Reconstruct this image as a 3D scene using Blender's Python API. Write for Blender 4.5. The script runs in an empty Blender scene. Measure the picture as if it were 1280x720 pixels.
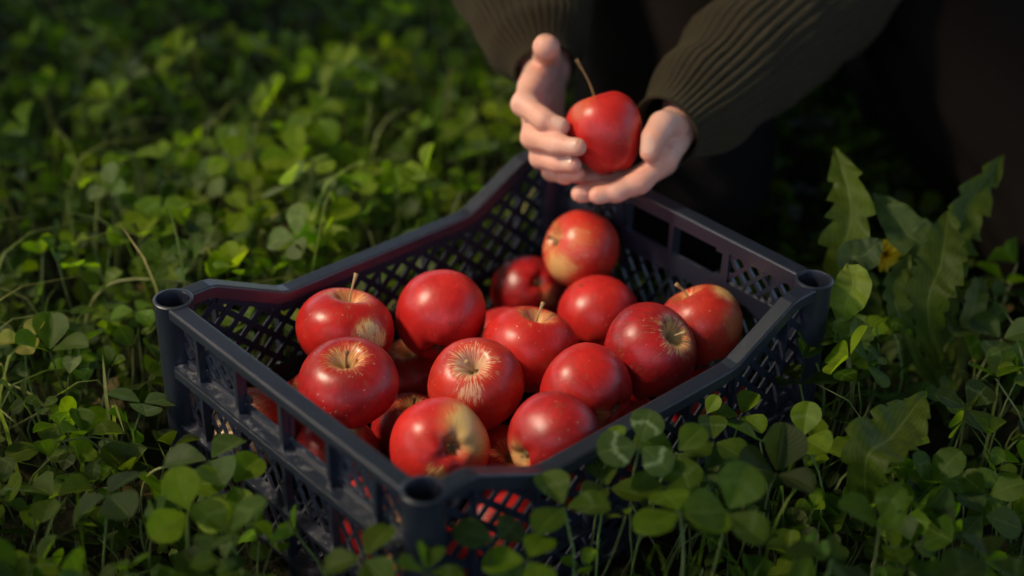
import bpy, bmesh, math, random
import numpy as np
from mathutils import Vector, Matrix, noise as mnoise
random.seed(7); rng = np.random.default_rng(7)
S = bpy.context.scene; COL = S.collection
ZR = 0.16                                    # height of the crate rim above the ground
# ------------------------------------------------------------------ camera frame
RM = np.array([[0.67164971, 0.74053373, 0.02228144],
               [0.40568643, -0.34245181, -0.84743453],
               [-0.61992353, 0.57821843, -0.53043214]])
u_, _s, v_ = np.linalg.svd(RM); RM = u_ @ v_
CAM = np.array([0.68955601, -0.63128384, 0.58641157 + ZR]); FPX = 1960.0
def W(px, py, depth):
    return Vector(CAM + RM.T @ np.array([(px-640)/FPX, (py-360)/FPX, 1.0]) * depth)
def Wz(px, py, z):
    d = RM.T @ np.array([(px-640)/FPX, (py-360)/FPX, 1.0])
    return Vector(CAM + d * ((z-CAM[2])/d[2]))
def proj(P):
    P = np.atleast_2d(np.asarray(P, float)); q = (P-CAM) @ RM.T
    return q[:, 0]/q[:, 2]*FPX+640, q[:, 1]/q[:, 2]*FPX+360, q[:, 2]
def cdir(r, u, t):                            # direction given as right / up / toward the viewer
    return Vector(RM.T @ np.array([r, -u, -t])).normalized()
RT = Vector((.672, .7405, 0)).normalized(); FW = Vector((-.731, .682, 0)).normalized()
cd = bpy.data.cameras.new('camera'); cam = bpy.data.objects.new('camera', cd); COL.objects.link(cam)
m = Matrix([(RM[0][i], -RM[1][i], -RM[2][i], CAM[i]) for i in range(3)] + [(0, 0, 0, 1)])
cam.matrix_world = m
cd.sensor_width = 36; cd.lens = FPX/1280*36; cd.clip_start = .05; cd.clip_end = 200
cd.dof.use_dof = True; cd.dof.focus_distance = 1.10; cd.dof.aperture_fstop = 2.3; cd.dof.aperture_blades = 0
S.camera = cam
# ------------------------------------------------------------------ helpers
def link(name, me, parent=None, mats=(), smooth=True):
    o = bpy.data.objects.new(name, me); COL.objects.link(o)
    for mm in mats: me.materials.append(mm)
    if smooth and len(me.polygons): me.polygons.foreach_set('use_smooth', [True]*len(me.polygons))
    if parent: o.parent = parent
    return o
def tag(o, label=None, cat=None, group=None, kind=None):
    if label: o['label'] = label
    if cat: o['category'] = cat
    if group: o['group'] = group
    if kind: o['kind'] = kind
    return o
def empty(name, loc, label, cat, group=None):
    o = bpy.data.objects.new(name, None); COL.objects.link(o); o.location = loc
    o.empty_display_size = .02
    return tag(o, label, cat, group)
class MB:
    def __init__(s): s.v = []; s.f = []
    def add(s, vs, fs):
        n = len(s.v); s.v += [tuple(p) for p in vs]; s.f += [tuple(i+n for i in f) for f in fs]
    def box(s, c, ax, ay, az):               # centre + three half-axis vectors
        c, ax, ay, az = map(Vector, (c, ax, ay, az))
        vs = [c+i*ax+j*ay+k*az for i in (-1, 1) for j in (-1, 1) for k in (-1, 1)]
        s.add(vs, [(0,1,3,2),(4,6,7,5),(0,4,5,1),(2,3,7,6),(0,2,6,4),(1,5,7,3)])
    def tube(s, pts, rad, n=8, cap=True):
        pts = [Vector(p) for p in pts]; rr = rad if hasattr(rad, '__len__') else [rad]*len(pts)
        up = Vector((.31, .17, .93)); vs = []; fs = []
        for i, p in enumerate(pts):
            d = (pts[min(i+1, len(pts)-1)]-pts[max(i-1, 0)]).normalized()
            a = d.cross(up).normalized(); b = d.cross(a)
            if i and a.dot(pa) < 0: a, b = -a, -b
            pa = a
            for k in range(n):
                t = 2*math.pi*k/n; vs.append(p+(a*math.cos(t)+b*math.sin(t))*rr[i])
        for i in range(len(pts)-1):
            for k in range(n):
                fs.append((i*n+k, i*n+(k+1) % n, (i+1)*n+(k+1) % n, (i+1)*n+k))
        if cap: fs += [tuple(range(n))[::-1], tuple((len(pts)-1)*n+k for k in range(n))]
        s.add(vs, fs)
    def mesh(s, name):
        me = bpy.data.meshes.new(name); me.from_pydata(s.v, [], s.f); me.validate(); 
        bm = bmesh.new(); bm.from_mesh(me); bmesh.ops.recalc_face_normals(bm, faces=bm.faces); bm.to_mesh(me); bm.free()
        return me
def evalmesh(o):
    dg = bpy.context.evaluated_depsgraph_get(); dg.update()
    return bpy.data.meshes.new_from_object(o.evaluated_get(dg))
def spline(pts, n):
    pts = [np.array(p, float) for p in pts]; P = [2*pts[0]-pts[1]]+pts+[2*pts[-1]-pts[-2]]; out = []
    k = len(pts)-1
    for i in range(n):
        t = i/(n-1)*k; j = min(int(t), k-1); t -= j
        a, b, c, d = P[j:j+4]
        out.append(.5*((2*b)+(c-a)*t+(2*a-5*b+4*c-d)*t*t+(3*b-a-3*c+d)*t**3))
    return out
# ------------------------------------------------------------------ materials
def mat(name):
    mm = bpy.data.materials.new(name); mm.use_nodes = True; nt = mm.node_tree
    bs = nt.nodes['Principled BSDF']
    return mm, nt, bs
def N(nt, typ, **kw):
    n = nt.nodes.new(typ)
    for k, v in kw.items():
        if k == 'inp':
            for a, b in v.items(): n.inputs[a].default_value = b
        else: setattr(n, k, v)
    return n
def math_(nt, op, a, b=None, c=None, clamp=False):
    n = nt.nodes.new('ShaderNodeMath'); n.operation = op; n.use_clamp = clamp
    for i, x in enumerate((a, b, c)):
        if x is None: continue
        if isinstance(x, (int, float)): n.inputs[i].default_value = x
        else: nt.links.new(x, n.inputs[i])
    return n.outputs[0]
def mix(nt, fac, a, b, typ='MIX'):
    n = nt.nodes.new('ShaderNodeMix'); n.data_type = 'RGBA'; n.blend_type = typ
    for s, x in ((0, fac), (6, a), (7, b)):
        if isinstance(x, (int, float)): n.inputs[s].default_value = x
        elif isinstance(x, tuple): n.inputs[s].default_value = (*x, 1)[:4]
        else: nt.links.new(x, n.inputs[s])
    return n.outputs[2]
def ramp(nt, x, lo, hi):
    n = nt.nodes.new('ShaderNodeMapRange'); n.interpolation_type = 'SMOOTHSTEP'
    nt.links.new(x, n.inputs[0]); n.inputs[1].default_value = lo; n.inputs[2].default_value = hi
    return n.outputs[0]
def noise(nt, vec, scale, detail=3, rough=.5):
    n = N(nt, 'ShaderNodeTexNoise', inp={'Scale': scale, 'Detail': detail, 'Roughness': rough})
    if vec is not None: nt.links.new(vec, n.inputs['Vector'])
    return n.outputs['Fac']
def bump(nt, bs, h, strength, dist):
    b = N(nt, 'ShaderNodeBump', inp={'Strength': strength, 'Distance': dist})
    nt.links.new(h, b.inputs['Height']); nt.links.new(b.outputs[0], bs.inputs['Normal'])

def apple_mat(name, red, dark, yellow, ymask, stripe, patches, seed, speck=.5):
    """red skin over a yellow ground colour: streaks from the stem bowl, bare yellow and other pale patches, pale specks"""
    mm, nt, bs = mat(name); L = nt.links.new
    tc = N(nt, 'ShaderNodeTexCoord'); obj = tc.outputs['Object']
    off = N(nt, 'ShaderNodeVectorMath', operation='ADD'); L(obj, off.inputs[0]); off.inputs[1].default_value = (seed*.37, seed*.11, seed*.23)
    nrm = N(nt, 'ShaderNodeVectorMath', operation='NORMALIZE'); L(obj, nrm.inputs[0])
    sx = N(nt, 'ShaderNodeSeparateXYZ'); L(nrm.outputs[0], sx.inputs[0])
    flat = N(nt, 'ShaderNodeVectorMath', operation='MULTIPLY'); L(obj, flat.inputs[0]); flat.inputs[1].default_value = (1, 1, 0)
    fn = N(nt, 'ShaderNodeVectorMath', operation='NORMALIZE'); L(flat.outputs[0], fn.inputs[0])
    zz = N(nt, 'ShaderNodeCombineXYZ'); L(math_(nt, 'MULTIPLY', sx.outputs[2], .34), zz.inputs[2]); zz.inputs[0].default_value = seed*1.7
    sv = N(nt, 'ShaderNodeVectorMath', operation='ADD'); L(fn.outputs[0], sv.inputs[0]); L(zz.outputs[0], sv.inputs[1])
    st = math_(nt, 'ADD', math_(nt, 'MULTIPLY', noise(nt, sv.outputs[0], 17, 4, .65), .72), math_(nt, 'MULTIPLY', noise(nt, off.outputs[0], 75, 3), .28)); st2 = noise(nt, sv.outputs[0], 5, 2)
    blot = noise(nt, off.outputs[0], 38, 3)
    # skin tone: red to dark red, streaked
    base = mix(nt, ramp(nt, math_(nt, 'ADD', math_(nt, 'MULTIPLY', st, .6), math_(nt, 'MULTIPLY', blot, .5)), .38, .72), red, dark)
    # pale streaks anywhere
    base = mix(nt, math_(nt, 'MULTIPLY', ramp(nt, st, .52, .72), stripe), base, tuple(.55*a+.45*b for a, b in zip(red, yellow)))
    # yellow ground colour round the stem with ragged rays
    fine = noise(nt, sv.outputs[0], 34, 3, .7)
    rag = math_(nt, 'ADD', sx.outputs[2], math_(nt, 'ADD', math_(nt, 'MULTIPLY', math_(nt, 'SUBTRACT', st, .5), .50), math_(nt, 'MULTIPLY', math_(nt, 'SUBTRACT', fine, .5), .55)))
    base = mix(nt, math_(nt, 'MULTIPLY', ramp(nt, rag, 1.0-ymask*1.6, 1.0-ymask*.5), .42), base, tuple(.45*a+.55*b for a, b in zip(red, yellow)))
    ym = ramp(nt, rag, 1.0-ymask*.9, 1.0-ymask*.2)
    base = mix(nt, math_(nt, 'MULTIPLY', ym, .9), base, mix(nt, ramp(nt, blot, .35, .65), yellow, tuple(c*.8 for c in yellow)))
    for (d, size, amt) in patches:
        dt = N(nt, 'ShaderNodeVectorMath', operation='DOT_PRODUCT'); L(nrm.outputs[0], dt.inputs[0]); dt.inputs[1].default_value = d
        e = math_(nt, 'ADD', dt.outputs['Value'], math_(nt, 'ADD', math_(nt, 'MULTIPLY', math_(nt, 'SUBTRACT', blot, .5), .12), math_(nt, 'MULTIPLY', math_(nt, 'SUBTRACT', st, .5), .35)))
        base = mix(nt, math_(nt, 'MULTIPLY', ramp(nt, e, math.cos(size*1.9), math.cos(size*.9)), amt*.6), base, tuple(.5*a+.5*b for a, b in zip(red, yellow)))
        base = mix(nt, math_(nt, 'MULTIPLY', ramp(nt, e, math.cos(size*1.35), math.cos(size*.45)), amt), base, yellow)
    vo = N(nt, 'ShaderNodeTexVoronoi', inp={'Scale': 230, 'Randomness': 1.0}); L(off.outputs[0], vo.inputs['Vector'])
    sp = math_(nt, 'MULTIPLY', math_(nt, 'SUBTRACT', 1.0, ramp(nt, vo.outputs['Distance'], .07, .16)), speck)
    gate = ramp(nt, noise(nt, off.outputs[0], 90, 1), .45, .6)
    base = mix(nt, math_(nt, 'MULTIPLY', sp, gate), base, (.75, .5, .32))
    vb = N(nt, 'ShaderNodeTexVoronoi', inp={'Scale': 52, 'Randomness': 1.0}); L(off.outputs[0], vb.inputs['Vector'])
    sc = math_(nt, 'MULTIPLY', math_(nt, 'SUBTRACT', 1.0, ramp(nt, math_(nt, 'ADD', vb.outputs['Distance'], math_(nt, 'MULTIPLY', fine, .12)), .10, .22)), ramp(nt, noise(nt, off.outputs[0], 31, 1), .60, .66))
    base = mix(nt, math_(nt, 'MULTIPLY', sc, .75), base, (.10, .045, .02))
    # brown russet deep in the bowl
    ax = N(nt, 'ShaderNodeVectorMath', operation='LENGTH'); L(flat.outputs[0], ax.inputs[0])
    rus = math_(nt, 'SUBTRACT', 1.0, ramp(nt, ax.outputs['Value'], .0015, .007))
    base = mix(nt, math_(nt, 'MULTIPLY', rus, .7), base, (.16, .10, .035))
    L(base, bs.inputs['Base Color'])
    rg = math_(nt, 'ADD', .27, math_(nt, 'MULTIPLY', noise(nt, off.outputs[0], 60, 4), .20)); L(rg, bs.inputs['Roughness'])
    bs.inputs['Specular IOR Level'].default_value = .5
    bs.inputs['Subsurface Weight'].default_value = .08; bs.inputs['Subsurface Radius'].default_value = (.004, .0015, .0008)
    bs.inputs['Subsurface Scale'].default_value = 1.0
    bump(nt, bs, math_(nt, 'ADD', noise(nt, off.outputs[0], 220, 2), math_(nt, 'MULTIPLY', blot, 2.0)), .12, .001)
    return mm
def simple(name, col, rough=.6, var=.25, scale=60, spec=.4, bmp=.1, bdist=.001):
    mm, nt, bs = mat(name)
    tc = N(nt, 'ShaderNodeTexCoord'); nz = noise(nt, tc.outputs['Object'], scale, 4)
    nt.links.new(mix(nt, nz, tuple(c*(1-var) for c in col), tuple(min(1, c*(1+var)) for c in col)), bs.inputs['Base Color'])
    bs.inputs['Roughness'].default_value = rough; bs.inputs['Specular IOR Level'].default_value = spec
    if bmp: bump(nt, bs, nz, bmp, bdist)
    return mm
M_STEM = simple('apple_stem', (.20, .11, .04), .7, .4, 300)
M_STEMPALE = simple('apple_stem_pale', (.42, .27, .12), .7, .3, 300)
M_CALYX = simple('apple_calyx', (.16, .12, .05), .85, .5, 300)

def plastic(name='crate_plastic', rough=.24, spec=.85):
    mm, nt, bs = mat(name); L = nt.links.new
    tc = N(nt, 'ShaderNodeTexCoord'); ob = tc.outputs['Object']; ge = N(nt, 'ShaderNodeNewGeometry')
    n1 = noise(nt, ob, 14, 4); n2 = noise(nt, ob, 160, 5, .7); n3 = noise(nt, ob, 620, 3, .8)
    c = mix(nt, n1, (.0115, .0145, .027), (.017, .021, .036))
    sep = N(nt, 'ShaderNodeSeparateXYZ'); L(ge.outputs['True Normal'], sep.inputs[0])
    sepo = N(nt, 'ShaderNodeSeparateXYZ'); L(ob, sepo.inputs[0])
    low = math_(nt, 'SUBTRACT', 1.0, ramp(nt, sepo.outputs[2], .118, .126))      # dust settles on the ledges below the rim
    dust = math_(nt, 'MULTIPLY', math_(nt, 'MULTIPLY', ramp(nt, sep.outputs[2], .95, .99), ramp(nt, n2, .50, .72)), math_(nt, 'MULTIPLY', low, .75))
    c = mix(nt, dust, c, (.20, .195, .20))
    c = mix(nt, math_(nt, 'MULTIPLY', ramp(nt, n3, .62, .76), .5), c, (.20, .20, .21))
    L(c, bs.inputs['Base Color'])
    L(math_(nt, 'ADD', rough, math_(nt, 'MULTIPLY', n2, .22)), bs.inputs['Roughness'])
    bs.inputs['Specular IOR Level'].default_value = spec
    bump(nt, bs, n3, .12, .0006)
    return mm
M_PL = plastic(); M_MESH = plastic('crate_plastic_lattice', .58, .2)

def leaf_mat(name, chev=0.0, trans=.48, rough=.42, veins=9.0):
    mm, nt, bs = mat(name); L = nt.links.new
    ca = N(nt, 'ShaderNodeVertexColor', layer_name='tint'); uv = N(nt, 'ShaderNodeUVMap', uv_map='UVMap')
    sx = N(nt, 'ShaderNodeSeparateXYZ'); L(uv.outputs[0], sx.inputs[0])
    au = math_(nt, 'ABSOLUTE', math_(nt, 'SUBTRACT', sx.outputs[0], .5)); v = sx.outputs[1]   # 0 at the midrib, .5 at the edge
    tc = N(nt, 'ShaderNodeTexCoord'); nz = noise(nt, tc.outputs['Object'], 130, 3); nl = noise(nt, tc.outputs['Object'], 520, 3)
    c = mix(nt, ramp(nt, nz, .3, .7), ca.outputs[0], mix(nt, 1.0, ca.outputs[0], (.70, .78, .60), 'MULTIPLY'))
    vein = math_(nt, 'FRACT', math_(nt, 'MULTIPLY', math_(nt, 'SUBTRACT', v, math_(nt, 'MULTIPLY', au, .9)), veins))
    vein = math_(nt, 'SUBTRACT', 1.0, ramp(nt, math_(nt, 'ABSOLUTE', math_(nt, 'SUBTRACT', vein, .5)), .03, .14))
    rib = math_(nt, 'MAXIMUM', math_(nt, 'SUBTRACT', 1.0, ramp(nt, au, .012, .045)), math_(nt, 'MULTIPLY', vein, .45))
    c = mix(nt, math_(nt, 'MULTIPLY', rib, .42), c, mix(nt, .4, ca.outputs[0], (.30, .38, .12)))
    if chev:
        e = math_(nt, 'ADD', math_(nt, 'SUBTRACT', v, math_(nt, 'SUBTRACT', .60, math_(nt, 'MULTIPLY', au, .42))), math_(nt, 'MULTIPLY', math_(nt, 'SUBTRACT', nl, .5), .30))
        ch = math_(nt, 'SUBTRACT', 1.0, ramp(nt, math_(nt, 'ABSOLUTE', e), .015, .085))
        c = mix(nt, math_(nt, 'MULTIPLY', math_(nt, 'MULTIPLY', ch, chev), ramp(nt, ca.outputs['Alpha'], .55, .95) if chev < .3 else 1.0), c, (.34, .44, .23))
    L(c, bs.inputs['Base Color']); bs.inputs['Roughness'].default_value = rough+.08; bs.inputs['Specular IOR Level'].default_value = .2
    bump(nt, bs, math_(nt, 'SUBTRACT', math_(nt, 'MULTIPLY', nz, .6), rib), .25, .0008)
    tr = N(nt, 'ShaderNodeBsdfTranslucent'); L(mix(nt, 1.0, c, (2.6, 2.9, .65), 'MULTIPLY'), tr.inputs[0])
    ms = N(nt, 'ShaderNodeMixShader'); ms.inputs[0].default_value = trans
    L(bs.outputs[0], ms.inputs[1]); L(tr.outputs[0], ms.inputs[2]); L(ms.outputs[0], nt.nodes['Material Output'].inputs[0])
    return mm
M_LEAF = leaf_mat('clover_leaf', .16); M_CHEV = leaf_mat('clover_leaf_marked', .5, .35); M_BROAD = leaf_mat('broad_leaf', 0, .35, .45, 11)
def stalk_mat():
    mm, nt, bs = mat('green_stalk'); L = nt.links.new
    ca = N(nt, 'ShaderNodeVertexColor', layer_name='tint'); L(ca.outputs[0], bs.inputs['Base Color']); bs.inputs['Roughness'].default_value = .5
    return mm
M_STALK = stalk_mat()

def wool():
    mm, nt, bs = mat('olive_wool'); L = nt.links.new
    uv = N(nt, 'ShaderNodeUVMap', uv_map='UVMap'); sx = N(nt, 'ShaderNodeSeparateXYZ'); L(uv.outputs[0], sx.inputs[0])
    tc = N(nt, 'ShaderNodeTexCoord'); nf = noise(nt, tc.outputs['Object'], 500, 4, .7); nb = noise(nt, tc.outputs['Object'], 26, 3)
    rows = math_(nt, 'ABSOLUTE', math_(nt, 'SINE', math_(nt, 'MULTIPLY', sx.outputs[1], 1.0)))
    c = mix(nt, nf, (.021, .0155, .0082), (.046, .034, .0185)); c = mix(nt, math_(nt, 'MULTIPLY', nb, .5), c, (.022, .016, .010))
    L(c, bs.inputs['Base Color']); bs.inputs['Roughness'].default_value = .95; bs.inputs['Specular IOR Level'].default_value = .1
    bs.inputs['Sheen Weight'].default_value = .25; bs.inputs['Sheen Roughness'].default_value = .5; bs.inputs['Sheen Tint'].default_value = (.5, .45, .3, 1)
    bump(nt, bs, math_(nt, 'ADD', math_(nt, 'MULTIPLY', rows, .8), nf), .8, .0018)
    return mm
M_WOOL = wool()
M_DENIM = simple('dark_trouser_cloth', (.0105, .0080, .0070), .95, .3, 400, .08, .4, .001)
M_HAIR = simple('brown_hair', (.05, .03, .018), .5, .4, 200)
M_SHOE = simple('shoe_leather', (.02, .015, .012), .5, .3, 80)
def skin():
    mm, nt, bs = mat('skin'); L = nt.links.new
    tc = N(nt, 'ShaderNodeTexCoord'); ob = tc.outputs['Object']; n1 = noise(nt, ob, 45, 3); n2 = noise(nt, ob, 700, 3)
    c = mix(nt, ramp(nt, n1, .3, .7), (.74, .37, .275), (.80, .455, .36)); c = mix(nt, math_(nt, 'MULTIPLY', n2, .12), c, (.5, .22, .16))
    fl = N(nt, 'ShaderNodeAttribute', attribute_name='flush'); c = mix(nt, math_(nt, 'MULTIPLY', fl.outputs['Fac'], .6), c, (.66, .23, .17))
    L(c, bs.inputs['Base Color']); bs.inputs['Roughness'].default_value = .48; bs.inputs['Specular IOR Level'].default_value = .35
    bs.inputs['Subsurface Weight'].default_value = .35; bs.inputs['Subsurface Radius'].default_value = (.008, .0028, .0014); bs.inputs['Subsurface Scale'].default_value = 1
    bump(nt, bs, math_(nt, 'ADD', n2, math_(nt, 'MULTIPLY', noise(nt, ob, 190, 3), 1.0)), .25, .0006)
    return mm
M_SKIN = skin()
M_NAIL = simple('finger_nail', (.72, .42, .33), .28, .06, 100, .5, 0)
def soil():
    mm, nt, bs = mat('soil'); L = nt.links.new
    tc = N(nt, 'ShaderNodeTexCoord'); ob = tc.outputs['Object']; a = noise(nt, ob, 9, 6, .65); b = noise(nt, ob, 70, 5, .7)
    c = mix(nt, ramp(nt, a, .3, .7), (.022, .016, .009), (.018, .024, .008)); c = mix(nt, ramp(nt, b, .55, .75), c, (.06, .045, .02))
    L(c, bs.inputs['Base Color']); bs.inputs['Roughness'].default_value = 1; bs.inputs['Specular IOR Level'].default_value = .1
    bump(nt, bs, b, 1, .02); return mm
# ------------------------------------------------------------------ ground
def build_ground():
    n = 120; xs = np.sign(np.linspace(-1, 1, n))*np.abs(np.linspace(-1, 1, n))**2.2*45
    X, Y = np.meshgrid(xs, xs, indexing='ij'); Z = np.zeros_like(X)
    for i in range(n):
        for j in range(n):
            r = max(abs(X[i, j]), abs(Y[i, j])); Z[i, j] = -.008+min(.03, .012+.01*max(0, r-.4))*mnoise.noise((X[i, j]*3, Y[i, j]*3, 0))
    vs = np.stack([X, Y, Z], -1).reshape(-1, 3)
    fs = [(i*n+j, (i+1)*n+j, (i+1)*n+j+1, i*n+j+1) for i in range(n-1) for j in range(n-1)]
    me = bpy.data.meshes.new('ground'); me.from_pydata(vs.tolist(), [], fs)
    tag(link('ground', me, None, [soil()]), kind='structure')
build_ground()
# ------------------------------------------------------------------ crate
HX, HY = .136, .181
def rim_path(sgn):      # long side with its sunken middle
    x = sgn*(HX+.0035)
    return [(x, y, ZR+z) for y, z in ((-.171, 0), (-.152, 0), (-.146, -.0012), (-.092, -.0285), (-.086, -.030), (-.078, -.0303), (.078, -.0303), (.086, -.030), (.092, -.0285), (.146, -.0012), (.152, 0), (.171, 0))]
def sweep_rim(path, w, h, side):
    mb = MB(); path = [Vector(p) for p in path]; side = Vector(side); vs = []
    b = .0014
    prof = [(-w/2, -h), (-w/2, -b), (-w/2+b*.3, -b*.3), (-w/2+b, 0), (w/2-b, 0), (w/2-b*.3, -b*.3), (w/2, -b), (w/2, -h)]
    for i, p in enumerate(path):
        d = (path[min(i+1, len(path)-1)]-path[max(i-1, 0)]).normalized(); up = side.cross(d)
        if up.z < 0: up = -up
        up = up/max(.5, up.z)
        vs += [p+side*a+up*c for a, c in prof]
    n = len(prof); fs = []
    for i in range(len(path)-1):
        fs += [(i*n+k, i*n+(k+1) % n, (i+1)*n+(k+1) % n, (i+1)*n+k) for k in range(n)]
    fs += [tuple(range(n)), tuple((len(path)-1)*n+k for k in range(n))[::-1]]
    mb.add(vs, fs); return mb
def lattice(mb, rects, ax, nrm, org, sp, wd, th, slope=1.0, dirs=(1, -1)):
    """diagonal bars clipped to rectangles (s0,s1,z0,z1) of a panel plane"""
    ax, nrm, org = Vector(ax), Vector(nrm), Vector(org)
    for di, dr in enumerate(dirs):
        m = slope*dr
        for (s0, s1, z0, z1) in rects:
            for k in range(-80, 80):
                c = k*sp                               # z = m*(s-c)
                pts = []
                for s in (s0, s1):
                    z = m*(s-c)
                    if z0 <= z <= z1: pts.append((s, z))
                for z in (z0, z1):
                    s = z/m+c
                    if s0 < s < s1: pts.append((s, z))
                if len(pts) < 2: continue
                p, q = pts[0], pts[1]
                if math.hypot(p[0]-q[0], p[1]-q[1]) < .003: continue
                a = org+ax*p[0]+Vector((0, 0, p[1])); b = org+ax*q[0]+Vector((0, 0, q[1]))
                d = (b-a)/2; w = d.normalized().cross(nrm)*wd/2
                mb.box((a+b)/2+nrm*(.0007*di), d, w, nrm*(th/2+.0001*di))
def build_crate():
    root = empty('plastic_crate', (0, 0, 0), 'dark navy plastic fruit crate with lattice walls, full of red apples, standing in the clover', 'crate')
    def part(name, me, smooth=False): return link(name, me, root, [M_MESH if name in ('side_panel', 'floor_grid') else M_PL], smooth)
    for sx in (-1, 1):
        for sy in (-1, 1):
            mb = MB(); n = 40; ro, ri = .0133, .0113
            prof = [(ro*.93, .004), (ro, ZR-.004), (ro+.0006, ZR+.0004), (ro-.0006, ZR+.0012), (ri+.0004, ZR+.0012), (ri, ZR+.0002), (ri-.0006, ZR-.05), (.0005, ZR-.05)]
            vs = []; fs = []
            for r, z in prof:
                vs += [(sx*HX+r*math.cos(2*math.pi*k/n), sy*HY+r*math.sin(2*math.pi*k/n), z) for k in range(n)]
            for i in range(len(prof)-1):
                fs += [(i*n+k, i*n+(k+1) % n, (i+1)*n+(k+1) % n, (i+1)*n+k) for k in range(n)]
            mb.add(vs, fs); me = mb.mesh('corner_post'); o = part('corner_post', me, True)
            md = o.modifiers.new('e', 'EDGE_SPLIT'); md.split_angle = math.radians(45)
    for sx in (-1, 1):      # long walls
        p = part('side_panel', MB().mesh('x')) if False else None
        mb = MB(); org = (sx*(HX+.0005), 0, 0); ax = (0, 1, 0); nr = (sx, 0, 0)
        lattice(mb, [(-.170, -.1465, .012, ZR-.0085), (-.1465, -.129, .012, ZR-.0135), (-.129, -.111, .012, ZR-.0225), (-.111, -.094, .012, ZR-.0318), (-.094, .094, .012, ZR-.0395), (.094, .111, .012, ZR-.0318), (.111, .129, .012, ZR-.0225), (.129, .1465, .012, ZR-.0135), (.1465, .170, .012, ZR-.0085)], ax, nr, org, .0200, .0046, .0015, .95)
        for y in (-.1465, -.094, -.047, 0, .047, .094, .1465):
            top = ZR-.006 if abs(y) > .14 else ZR-.036
            mb.box((sx*(HX+.0046), y, (top+.006)/2), (.0030, 0, 0), (0, .0011, 0), (0, 0, (top-.006)/2))
        for z in (.066, .030):
            mb.box((org[0]-sx*.0006, 0, z), (.0019, 0, 0), (0, .1682, 0), (0, 0, .0033))
        for s in (-1, 1):
            a = Vector((org[0]-sx*.0005, s*.146, ZR-.012)); b = Vector((org[0]-sx*.0005, s*.092, ZR-.040))
            d = (b-a)/2; mb.box((a+b)/2, d, d.normalized().cross(Vector(nr))*.0045, Vector(nr)*.0017)
        mb.box((org[0]-sx*.0005, 0, ZR-.0415), (.0017, 0, 0), (0, .093, 0), (0, 0, .0045))
        part('side_panel', mb.mesh('side_panel'))
        part('rim', sweep_rim(rim_path(sx), .0125, .009, (1, 0, 0)).mesh('rim'))
        for z in (.060, .024):
            b = MB(); b.box((sx*(HX+.0050), 0, z), (.0044, 0, 0), (0, .168, 0), (0, 0, .0013)); part('ledge', b.mesh('ledge'))
    for sy in (-1, 1):      # short walls with the hand slot
        mb = MB(); org = (0, sy*(HY+.0005), 0); ax = (1, 0, 0); nr = (0, sy, 0)
        zt0, zt1 = ZR-.0385, ZR-.0115
        lattice(mb, [(-.125, -.0560, zt0, zt1), (.0560, .125, zt0, zt1)], ax, nr, org, .0150, .0032, .0024, 1.05)
        lattice(mb, [(-.125, .125, .012, ZR-.055)], ax, nr, org, .0150, .0019, .0020, 1.6)
        yy = org[1]-sy*.0006
        mb.box((0, yy, ZR-.0465), (.1252, 0, 0), (0, .0020, 0), (0, 0, .0085 if sy > 0 else .0042))       # plain band under the slot
        mb.box((0, yy, ZR-.0095), (.1252, 0, 0), (0, .0020, 0), (0, 0, .0035))
        for s in (-1, 1):   # rounded ends of the slot
            mb.box((s*.0560, yy, ZR-.025), (.0032, 0, 0), (0, .0021, 0), (0, 0, .0140))
            for zz in (ZR-.0135, ZR-.0372):
                mb.box((s*.0500, yy, zz), (.0040, 0, 0), (0, .0019, 0), (0, 0, .0022))
        mb.box((0, yy, ZR-.025), (.0022, 0, 0), (0, .0018, 0), (0, 0, .0140))
        mb.box((0, yy, .016), (.1252, 0, 0), (0, .0020, 0), (0, 0, .0050))
        for x in (-.098, -.051, 0, .051, .098):
            mb.box((x, sy*(HY+.0050), (ZR-.004)/2), (.0018, 0, 0), (0, .0028, 0), (0, 0, (ZR-.0100)/2))
        part('end_panel', mb.mesh('end_panel'))
        part('rim', sweep_rim([(x, sy*(HY+.0035), ZR) for x in (-.126, -.06, 0, .06, .126)], .0130, .0075, (0, 1, 0)).mesh('rim'))
        for z in (ZR-.047, ZR-.098, .020):
            b = MB(); b.box((0, sy*(HY+.0058), z), (.1245, 0, 0), (0, .0052, 0), (0, 0, .0014)); 
            if z > ZR-.05: b.box((0, sy*(HY+.0104), z-.0044), (.1245, 0, 0), (0, .0012, 0), (0, 0, .0030))
            part('ledge', b.mesh('ledge'))
    mb = MB()
    for k in range(15): mb.box((-.126+k*.018, 0, .0085), (.0030, 0, 0), (0, .178, 0), (0, 0, .0015))
    for k in range(20): mb.box((0, -.171+k*.018, .0070), (.132, 0, 0), (0, .0030, 0), (0, 0, .0015))
    part('floor_grid', mb.mesh('floor_grid'))
    return root
build_crate()
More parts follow.
